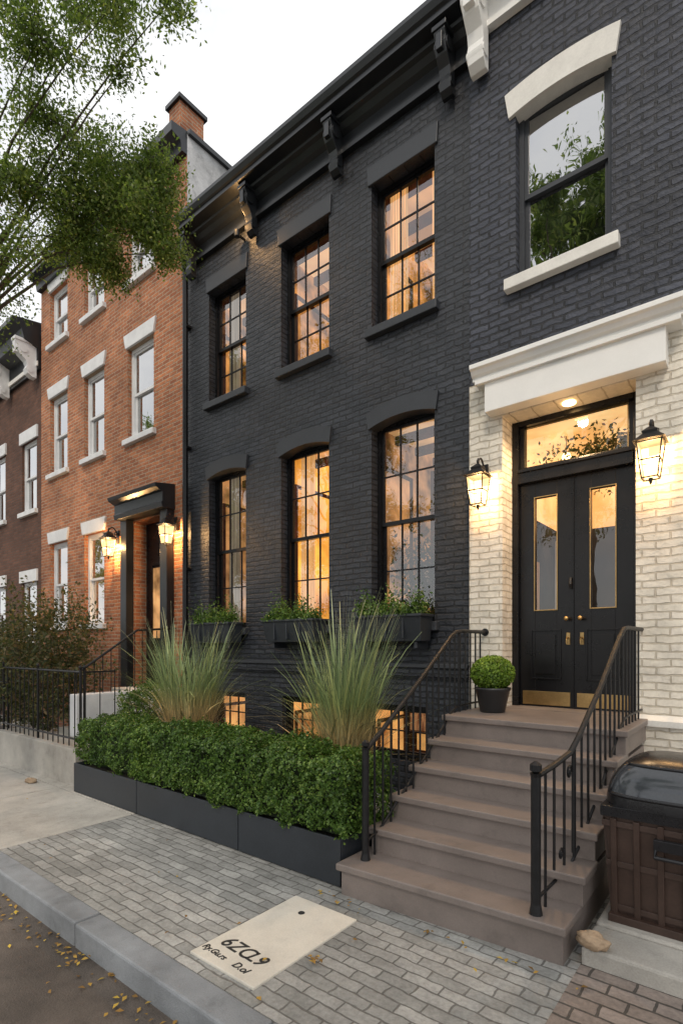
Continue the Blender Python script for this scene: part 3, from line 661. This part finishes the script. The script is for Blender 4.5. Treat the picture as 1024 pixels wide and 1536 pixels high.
# ---------------------------------------------------------------- planters, hedge
for a,c in ((-6.48,-5.105),(-5.095,-3.515),(-3.505,-2.40)):
    e=empty('planter_trough'); b=B(); h=.35; y0,y1=2.99,3.62
    b.box(a,c,y0,y0+.02,.01,h,'planter'); b.box(a,c,y1-.02,y1,.01,h,'planter'); b.box(a,a+.02,y0+.02,y1-.02,.01,h,'planter'); b.box(c-.02,c,y0+.02,y1-.02,.01,h,'planter')
    b.box(a+.02,c-.02,y0+.02,y1-.02,.0101,h-.05,'soil'); b.done('trough',e,bevel=.004)
def hedge(x0,x1,y0,y1,z0,z1,n,name='boxwood_hedge'):
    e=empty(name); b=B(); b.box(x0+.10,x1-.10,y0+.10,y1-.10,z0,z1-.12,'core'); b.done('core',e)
    fx,fy,fz=x1-x0,y1-y0,z1-z0
    areas=np.array([fx*fz,fx*fz*.3,fx*fy,fy*fz,fy*fz]); areas/=areas.sum()
    k=rng.choice(5,n,p=areas); u=rng.random(n); v=rng.random(n)
    P=np.zeros((n,3)); Nn=np.zeros((n,3))
    for i in range(5):
        m_=k==i
        if i<2: P[m_]=np.column_stack([x0+u[m_]*fx,np.full(m_.sum(),y0 if i==0 else y1),z0+v[m_]*fz]); Nn[m_]=(0,-1 if i==0 else 1,0)
        elif i==2: P[m_]=np.column_stack([x0+u[m_]*fx,y0+v[m_]*fy,np.full(m_.sum(),z1)]); Nn[m_]=(0,0,1)
        else: P[m_]=np.column_stack([np.full(m_.sum(),x0 if i==3 else x1),y0+u[m_]*fy,z0+v[m_]*fz]); Nn[m_]=(-1 if i==3 else 1,0,0)
    c=np.array([(x0+x1)/2,(y0+y1)/2,(z0+z1)/2]); hs=np.array([fx/2,fy/2,fz/2]); r=.11
    q=P-c; inner=np.clip(q,-(hs-r),hs-r); dlt=q-inner; ln=np.linalg.norm(dlt,axis=1,keepdims=True)
    Nn=np.where(ln>1e-4,dlt/np.maximum(ln,1e-5),Nn); P=c+inner+Nn*r
    off=np.array([noise.noise(Vector(p)*2.6)*.07+noise.noise(Vector(p)*7)*.08+noise.noise(Vector(p)*17)*.06 for p in P.tolist()])
    dep=rng.exponential(.022,n)-.015
    stray=(rng.random(n)<.06)*rng.random(n)*.06
    P=P+Nn*(off-dep+stray)[:,None]; P[:,2]=np.maximum(P[:,2],z0+.0)
    leaves('leaves',P,.026,'leaf_hedge',e,nrm=Nn,aspect=.62)
hedge(-6.50,-5.26,3.05,3.60,.33,.87,17000)
hedge(-5.14,-2.36,2.98,3.60,.34,.90,48000)

def grass(x,y,z,h,R,n):
    e=empty('ornamental_grass'); vs=[];fs=[];S=8
    tufts=[(random.gauss(0,.10),random.gauss(0,.08),random.uniform(.78,1.08)) for _ in range(14)]
    for i in range(n):
        tx,ty,th=random.choice(tufts)
        a=math.atan2(ty,tx)+random.gauss(0,1.3); r0=abs(random.gauss(0,.035)); hh=h*th*random.uniform(.5,1.08); out=R*abs(random.gauss(.36,.32)); 
        if random.random()<.10: out*=1.9; hh*=.7
        ca,sa=math.cos(a),math.sin(a); w=random.uniform(.0016,.0032); px,py=-sa,ca
        plume=random.random()<.2; pw=random.uniform(1.9,2.6)
        tw=random.gauss(0,1); dr=random.uniform(.05,.35); o=len(vs)
        for k in range(S):
            t=k/(S-1); rr_=r0*(1+t)+out*t**pw; zz=z+hh*(t-dr*t**3*(.5+out)); ww=w*(1-t*.8)
            if plume and t>.7: ww=w*2.2*(1.05-t)/.3+.001
            ax=x+tx*(1+.6*t)+ca*rr_+px*tw*.12*t*t; ay=y+ty*(1+.6*t)+sa*rr_*.8+py*tw*.12*t*t
            vs+=[(ax+px*ww,ay+py*ww,zz),(ax-px*ww,ay-py*ww,zz)]
        for k in range(S-1): fs.append((o+2*k,o+2*k+1,o+2*k+3,o+2*k+2))
    b=B(); b.add(vs,fs,'grass'); b.done('blades',e)
    p=B(); p.lathe(x,y,[(.001,.0),(.22,.0),(.27,z-.02),(.25,z-.02),(.001,z-.04)],'pot',20); p.done('pot',e)
grass(-5.50,3.92,.40,1.80,.80,1400); grass(-3.05,3.80,.40,1.74,.62,1500)

def bush(name,x,y,z0,rx,ry,rz,n,mat,size,stems=True,lump=.25):
    e=empty(name)
    d=unit(rng.normal(size=(n,3))); rad=np.clip(1-rng.exponential(.18,n),.1,1.1)
    f=np.array([1+lump*noise.noise(Vector(q)*2.3+Vector((x,y,0)))+lump*.6*noise.noise(Vector(q)*6) for q in d.tolist()])
    P=d*(rad*f)[:,None]*np.array([rx,ry,rz])+np.array([x,y,z0+rz])
    P[:,2]=np.maximum(P[:,2],z0*1.0)
    leaves('foliage',P,size,mat,e)
    b=B()
    if stems:
        for i in range(9):
            a=i*.7; b.tube([(x+.05*math.cos(a),y+.05*math.sin(a),0),(x+rx*.3*math.cos(a),y+ry*.3*math.sin(a),z0+rz*.6),(x+rx*.7*math.cos(a),y+ry*.7*math.sin(a),z0+rz*1.5)],[.02,.013,.004],'bark',6)
        b.done('stems',e)
    return e
bush('flowering_shrub',-9.6,3.9,.35,1.35,.75,1.08,15000,'leaf_bush',.065,lump=.7)
bush('flowering_shrub',-11.9,3.9,.3,1.1,.7,.95,7000,'leaf_bush',.08,lump=.5)
bush('garden_shrub',-6.75,4.15,.3,.55,.4,.48,4500,'leaf_hedge',.05,lump=.4)
bush('garden_shrub',-4.35,4.3,.1,.45,.35,.30,3000,'leaf_hedge',.05,lump=.4)

e=empty('potted_boxwood'); b=B()
b.lathe(-2.04,4.85,[(.001,1.121),(.105,1.121),(.115,1.13),(.155,1.32),(.168,1.335),(.168,1.355),(.15,1.355),(.145,1.33),(.001,1.33)],'pot',32); b.done('pot',e,smooth=True)
n=8000; d=unit(rng.normal(size=(n,3))); f=np.array([1+.07*noise.noise(Vector(q)*4)+.05*noise.noise(Vector(q)*9) for q in d.tolist()])
P=d*((1-rng.exponential(.07,n))*f)[:,None]*np.array([.20,.20,.165])+np.array([-2.04,4.85,1.49])
leaves('leaves',P,.024,'leaf_ball',e,nrm=d,aspect=.6)
b=B(); b.lathe(-2.04,4.85,[(.001,1.34),(.10,1.37),(.15,1.45),(.15,1.52),(.10,1.60),(.001,1.62)],'core',16); b.done('core',e)

# ---------------------------------------------------------------- neighbour's stoop and fence
ns=empty('neighbour_stoop'); b=B()
b.box(-9.3,-6.68,3.10,3.55,-.03,.46,'concrete'); 
for i in range(5): b.box(-9.25,-7.95,3.72+i*.30,5.34-.002*i,0 if i==0 else .19*i-.01,.2*(i+1),'stone_white')
b.box(-7.93,-7.72,3.60,5.34,0,1.05,'grey_trim')
b.done('steps',ns,bevel=.01)
nf=empty('iron_fence'); b=B()
def fence(b,p,q,z0,z1,sp=.15):
    p=Vector(p);q=Vector(q); n=int((q-p).length/sp)
    for i in range(n+1):
        c=p+(q-p)*i/n; b.tube([(c.x,c.y,z0),(c.x,c.y,z1)],.008 if i%8 else .018,'iron',6)
        if i%8==0: b.tube([(c.x,c.y,z1),(c.x,c.y,z1+.03),(c.x,c.y,z1+.06)],[.01,.028,.004],'iron',8)
    for z in (z0+.1,z1-.03): b.tube([(p.x,p.y,z),(q.x,q.y,z)],.014,'iron',8)
fence(b,(-9.25,3.2),(-6.75,3.2),.46,1.45); fence(b,(-6.75,3.25),(-6.75,3.65),.46,1.45); 
b.tube([(-7.82,3.65,1.35),(-7.82,4.6,2.0),(-7.82,5.3,2.05)],.018,'iron',8)
for i in range(13):
    y=3.65+i*.13; z=1.35+min(.65,(y-3.65)*.684); b.tube([(-7.82,y,.6),(-7.82,y,z)],.008,'iron',6)
fence(b,(-13,3.3),(-9.35,3.3),.0,1.2)
b.done('fence',nf)

# ---------------------------------------------------------------- rubbish bin on its plinth
b=B(); b.box(-.80,5,3.10,3.4,-.03,.10,'concrete'); b.box(-.795,5,3.401,5.2,-.03,.115,'concrete'); b.done('concrete_plinth',bevel=.015)
bn=empty('rubbish_bin'); bx0,bx1,by0,by1=-.76,-.06,3.46,4.10; b=B()
def taper(b,x0,x1,y0,y1,z0,z1,k,mat):
    b.add([(x0+k,y0+k,z0),(x1-k,y0+k,z0),(x1-k,y1-k,z0),(x0+k,y1-k,z0),(x0,y0,z1),(x1,y0,z1),(x1,y1,z1),(x0,y1,z1)],
          [(0,3,2,1),(4,5,6,7),(0,1,5,4),(1,2,6,5),(2,3,7,6),(3,0,4,7)],mat)
taper(b,bx0,bx1,by0,by1,.13,.76,.05,'bin')
b.box(bx0-.02,bx1+.02,by0-.02,by1+.02,.74,.80,'lid'); b.box(bx0+.02,bx1-.02,by0+.0,by1,.115,.16,'bin')
nn=5
for i in range(nn+1):
    xx=bx0+.05+(bx1-bx0-.1)*i/nn
    b.add([(xx-.016,by0+.028,.14),(xx+.016,by0+.028,.14),(xx+.016,by0-.018,.73),(xx-.016,by0-.018,.73),(xx-.016,by0+.06,.14),(xx+.016,by0+.06,.14),(xx+.016,by0+.01,.73),(xx-.016,by0+.01,.73)],[(0,1,2,3),(0,3,7,4),(1,5,6,2),(3,2,6,7)],'bin')
for i in range(5):
    yy=by0+.05+(by1-by0-.1)*i/4
    b.add([(bx0+.028,yy-.016,.14),(bx0+.028,yy+.016,.14),(bx0-.018,yy+.016,.73),(bx0-.018,yy-.016,.73),(bx0+.06,yy-.016,.14),(bx0+.06,yy+.016,.14),(bx0+.01,yy+.016,.73),(bx0+.01,yy-.016,.73)],[(0,1,2,3),(0,3,7,4),(1,5,6,2),(3,2,6,7)],'bin')
for zz,k in ((.18,.046),(.44,.026),(.68,.006)):
    b.box(bx0+k-.02,bx1-k+.02,by0+k-.014,by0+k+.02,zz,zz+.035,'bin'); b.box(bx0+k-.014,bx0+k+.02,by0+k,by1-k,zz,zz+.035,'bin')
b.box(-.50,-.32,by0-.045,by0-.01,.60,.66,'lid'); b.tube([(-.49,by0-.02,.61),(-.49,by0-.07,.57),(-.33,by0-.07,.57),(-.33,by0-.02,.61)],.012,'lid',8)
b.done('body',bn,bevel=.006)
b=B(); cx,cy=(bx0+bx1)/2,(by0+by1)/2; hx,hy=(bx1-bx0)/2+.025,(by1-by0)/2+.025; n=40; rows=12; vs=[];fs=[]
for r_ in range(rows+1):
    ph=r_/rows*math.pi/2; sc=math.cos(ph)**.65 if r_<rows else 0.001; zz=.80+.29*math.sin(ph)**.95
    for j in range(n):
        t=2*math.pi*j/n; ct,s_=math.cos(t),math.sin(t); e_=.5
        vs.append((cx+hx*sc*math.copysign(abs(ct)**e_,ct),cy+hy*sc*math.copysign(abs(s_)**e_,s_),zz))
for r_ in range(rows):
    for j in range(n): fs.append((r_*n+j,r_*n+(j+1)%n,(r_+1)*n+(j+1)%n,(r_+1)*n+j))
b.add(vs,fs,'lid'); b.done('lid',bn,smooth=True)
b=B(); vs=[];fs=[]; n=20; rows=6
for r_ in range(rows+1):
    ph=.22+r_/rows*.72; sc=math.cos(ph)**.65+.012; zz=.80+.295*math.sin(ph)**.95
    for j in range(n+1):
        t=math.pi*(1.22+.56*j/n); ct,s_=math.cos(t),math.sin(t); e_=.5
        vs.append((cx+hx*sc*math.copysign(abs(ct)**e_,ct),cy+hy*sc*math.copysign(abs(s_)**e_,s_)-.006,zz))
for r_ in range(rows):
    for j in range(n): fs.append((r_*(n+1)+j,r_*(n+1)+j+1,(r_+1)*(n+1)+j+1,(r_+1)*(n+1)+j))
b.add(vs,fs,'visor')
b.tube([vs[j] for j in range(n+1)],.012,'lid',6); b.tube([vs[rows*(n+1)+j] for j in range(n+1)],.012,'lid',6)
b.tube([vs[r_*(n+1)] for r_ in range(rows+1)],.012,'lid',6); b.tube([vs[r_*(n+1)+n] for r_ in range(rows+1)],.012,'lid',6)
b.done('visor',bn,smooth=True)

def rock(name,x,y,z,sx,sy,sz,mat='rock'):
    me=bpy.data.meshes.new(name); import bmesh
    bm=bmesh.new(); bmesh.ops.create_icosphere(bm,subdivisions=4,radius=1)
    for v in bm.verts:
        k=1+.25*noise.noise(v.co*1.6+Vector((x,y,0)))+.14*noise.noise(v.co*5)+.05*noise.noise(v.co*14); v.co=Vector((v.co.x*sx*k+x,v.co.y*sy*k+y,v.co.z*sz*k+z))
    bm.to_mesh(me); bm.free(); me.materials.append(M[mat])
    for p in me.polygons: p.use_smooth=True
    o=bpy.data.objects.new(name,me); COL.objects.link(o)
rock('stone',-.75,3.13,.135,.085,.055,.045); rock('stone',-7.35,2.85,.03,.10,.06,.035)

# ---------------------------------------------------------------- trees
def make_tree(name,base,trunk_top,trunk_r,clumps,leaf,per,twigs,mat='leaf_tree',droop=.5,limb=.42):
    e=empty(name); b=B(); bx_,by_=base
    tt=Vector(trunk_top); tb=Vector((bx_,by_,-.05))
    b.tube([tb,tb+Vector((0,0,.25)),tb.lerp(tt,.35)+Vector((.05,.03,0)),tb.lerp(tt,.7)+Vector((-.04,.04,0)),tt],[trunk_r*1.5,trunk_r*1.1,trunk_r,trunk_r*.85,trunk_r*.7],'bark',14)
    PT=[]
    for (cx,cy,cz,r,dens) in clumps:
        c=Vector((cx,cy,cz)); mid=tt.lerp(c,.5)+Vector((random.uniform(-.2,.2),random.uniform(-.2,.2),.25*r+.25))
        st_=tt-Vector((0,0,random.uniform(0,.5)))
        b.tube([st_,st_.lerp(mid,.5)+Vector((0,0,.1)),mid,mid.lerp(c,.6)+Vector((0,0,.05)),c],[trunk_r*limb,trunk_r*limb*.6,trunk_r*limb*.33,trunk_r*limb*.2,trunk_r*limb*.12],'bark',7)
        nt_=max(6,int(twigs*r*r*dens))
        for i in range(nt_):
            d=Vector((random.gauss(0,1),random.gauss(0,1),random.gauss(0,.8))).normalized()*r*random.uniform(.2,1.15)
            q=c+d; b.tube([c+d*.1,c+d*.6+Vector((0,0,.04)),q],[trunk_r*.035,trunk_r*.02,.0025],'bark',4,cap=False)
            m_=int(per*random.uniform(.4,1.4))
            along=rng.random(m_)[:,None]
            dd=np.array(d); PT.append(np.array(c)+dd*(.45+.6*along)+rng.normal(size=(m_,3))*np.array([.11,.11,.08])*max(.8,r*.75)*(leaf/.05)**.35)
    b.done('trunk_and_limbs',e,smooth=True)
    leaves('crown',np.concatenate(PT),leaf,mat,e,droop=droop,aspect=.48)
    return e
cl=[(-5.63,3.18,6.80,.62,2.1),(-6.30,2.90,6.47,.52,1.9),(-5.45,3.38,7.05,.38,2.2),(-5.40,3.37,6.45,.44,2.2),(-6.06,3.10,7.35,.45,1.7),(-5.9,3.0,6.15,.40,2.1),(-5.3,3.5,6.2,.28,2.2),(-5.84,2.76,6.70,.45,1.7),
    (-6.02,2.23,6.55,.6,1.15),(-6.07,2.19,5.75,.45,1.2),(-6.3,1.9,6.2,.55,1.15),(-5.86,2.36,7.24,.55,1.1),(-5.33,2.14,7.43,.65,1.1),(-4.79,2.57,7.75,.42,1.4),(-4.35,2.92,7.82,.24,1.9),(-4.9,2.76,7.42,.22,1.6),(-5.2,2.5,7.9,.4,1.1),
    (-5.5,2.,8.8,1.2,.18),(-6.6,1.6,8.2,1.1,.18),(-7.6,1.9,7.8,1.3,.2),(-7.9,2.3,6.3,.9,.3),(-6.8,.6,7.6,1.2,.15),(-7.4,1.2,9.3,1.2,.15)]
make_tree('street_tree',(-7.5,1.95),(-7.45,2.0,5.3),.15,cl,.042,118,85,limb=.22)
cl2=[]
random.seed(3)
for i in range(24):
    a=random.uniform(0,6.28); h=random.uniform(5.5,15); rad=3.3*math.sin((h-4)/12.5*math.pi)*random.uniform(.4,1)
    cl2.append((rad*math.cos(a),rad*math.sin(a),h,random.uniform(1.1,1.7),.35))
t0=make_tree('street_tree',(0,0),(0,0,5.5),.28,cl2,.15,75,32)
t0.location=(-4.6,-7.6,0); t0.scale=(.95,.95,1.16)
for k,(x,y,rz,s) in enumerate(((-14.8,-7.8,1.3,1.0),(-22.5,-7.5,2.6,1.1),(4.5,-7.8,4.,.95),(-31,-7.6,.4,1.))):
    e=empty('street_tree'); e.location=(x,y,0); e.rotation_euler=(0,0,rz); e.scale=(s,s,s)
    for ch in t0.children:
        o=bpy.data.objects.new(ch.name,ch.data); COL.objects.link(o); o.parent=e
n=480; P=np.column_stack([rng.uniform(-10,1,n),1.56-np.abs(rng.normal(0,.12,n)),np.full(n,-.125)+rng.random(n)*.01])
n2=24; P2_=np.column_stack([rng.uniform(-8,1,n2),rng.uniform(1.75,2.9,n2),np.full(n2,.022)])
P3=np.column_stack([rng.normal(-1.95,.03,12),rng.normal(2.2,.02,12),np.full(12,.025)]); P4=np.column_stack([rng.uniform(-2.7,-.7,25),2.88-np.abs(rng.normal(0,.04,25)),np.full(25,.02)])
PA=np.concatenate([P,P2_,P3,P4]); leaves('fallen_leaves',PA,.034,'leaf_fall',nrm=np.tile(np.array([[0,0,3.]]),(len(PA),1)),aspect=.6)

# ---------------------------------------------------------------- light & camera
elev=math.radians(46); az=Vector((.42,-.9,0)).normalized()
sd=Vector((az.x*math.cos(elev),az.y*math.cos(elev),math.sin(elev)))
s=bpy.data.lights.new('sun','SUN'); s.energy=1.5; s.angle=math.radians(12); s.color=(1,.88,.73)
o=bpy.data.objects.new('sun',s); COL.objects.link(o); o.rotation_euler=sd.to_track_quat('Z','Y').to_euler(); o.location=(0,0,20)
w=bpy.data.worlds.new('World'); scene.world=w; w.use_nodes=True; nt=w.node_tree; nt.nodes.clear()
out=N(nt,'ShaderNodeOutputWorld'); bg=N(nt,'ShaderNodeBackground'); bg.inputs[1].default_value=.14
sky=N(nt,'ShaderNodeTexSky'); sky.sky_type='NISHITA'; sky.sun_disc=False; sky.sun_elevation=elev; sky.sun_rotation=math.atan2(sd.x,sd.y)
hs=N(nt,'ShaderNodeHueSaturation'); hs.inputs['Saturation'].default_value=.5; hs.inputs['Value'].default_value=1.5; L(nt,sky.outputs[0],hs.inputs['Color'])
tc=N(nt,'ShaderNodeTexCoord'); mp=N(nt,'ShaderNodeMapping'); mp.inputs['Scale'].default_value=(1,1,2.2); L(nt,tc.outputs['Generated'],mp.inputs[0])
cn=noisef(nt,mp.outputs[0],2.2,7,.6)
f=ramp(nt,cn.outputs[0],[(.34,.5),(.58,1.)])
L(nt,mixc(nt,f,hs.outputs[0],(9.0,9.0,9.0)),bg.inputs[0]); L(nt,bg.outputs[0],out.inputs[0])
cam=bpy.data.cameras.new('camera'); cam.sensor_fit='VERTICAL'; cam.sensor_height=36; cam.lens=18.75; cam.shift_y=.1315; cam.clip_end=2000; cam.clip_start=.05
co=bpy.data.objects.new('camera',cam); COL.objects.link(co); co.location=(0,0,1.74); co.rotation_euler=(math.radians(90),0,math.atan2(.6239,.7815))
scene.camera=co
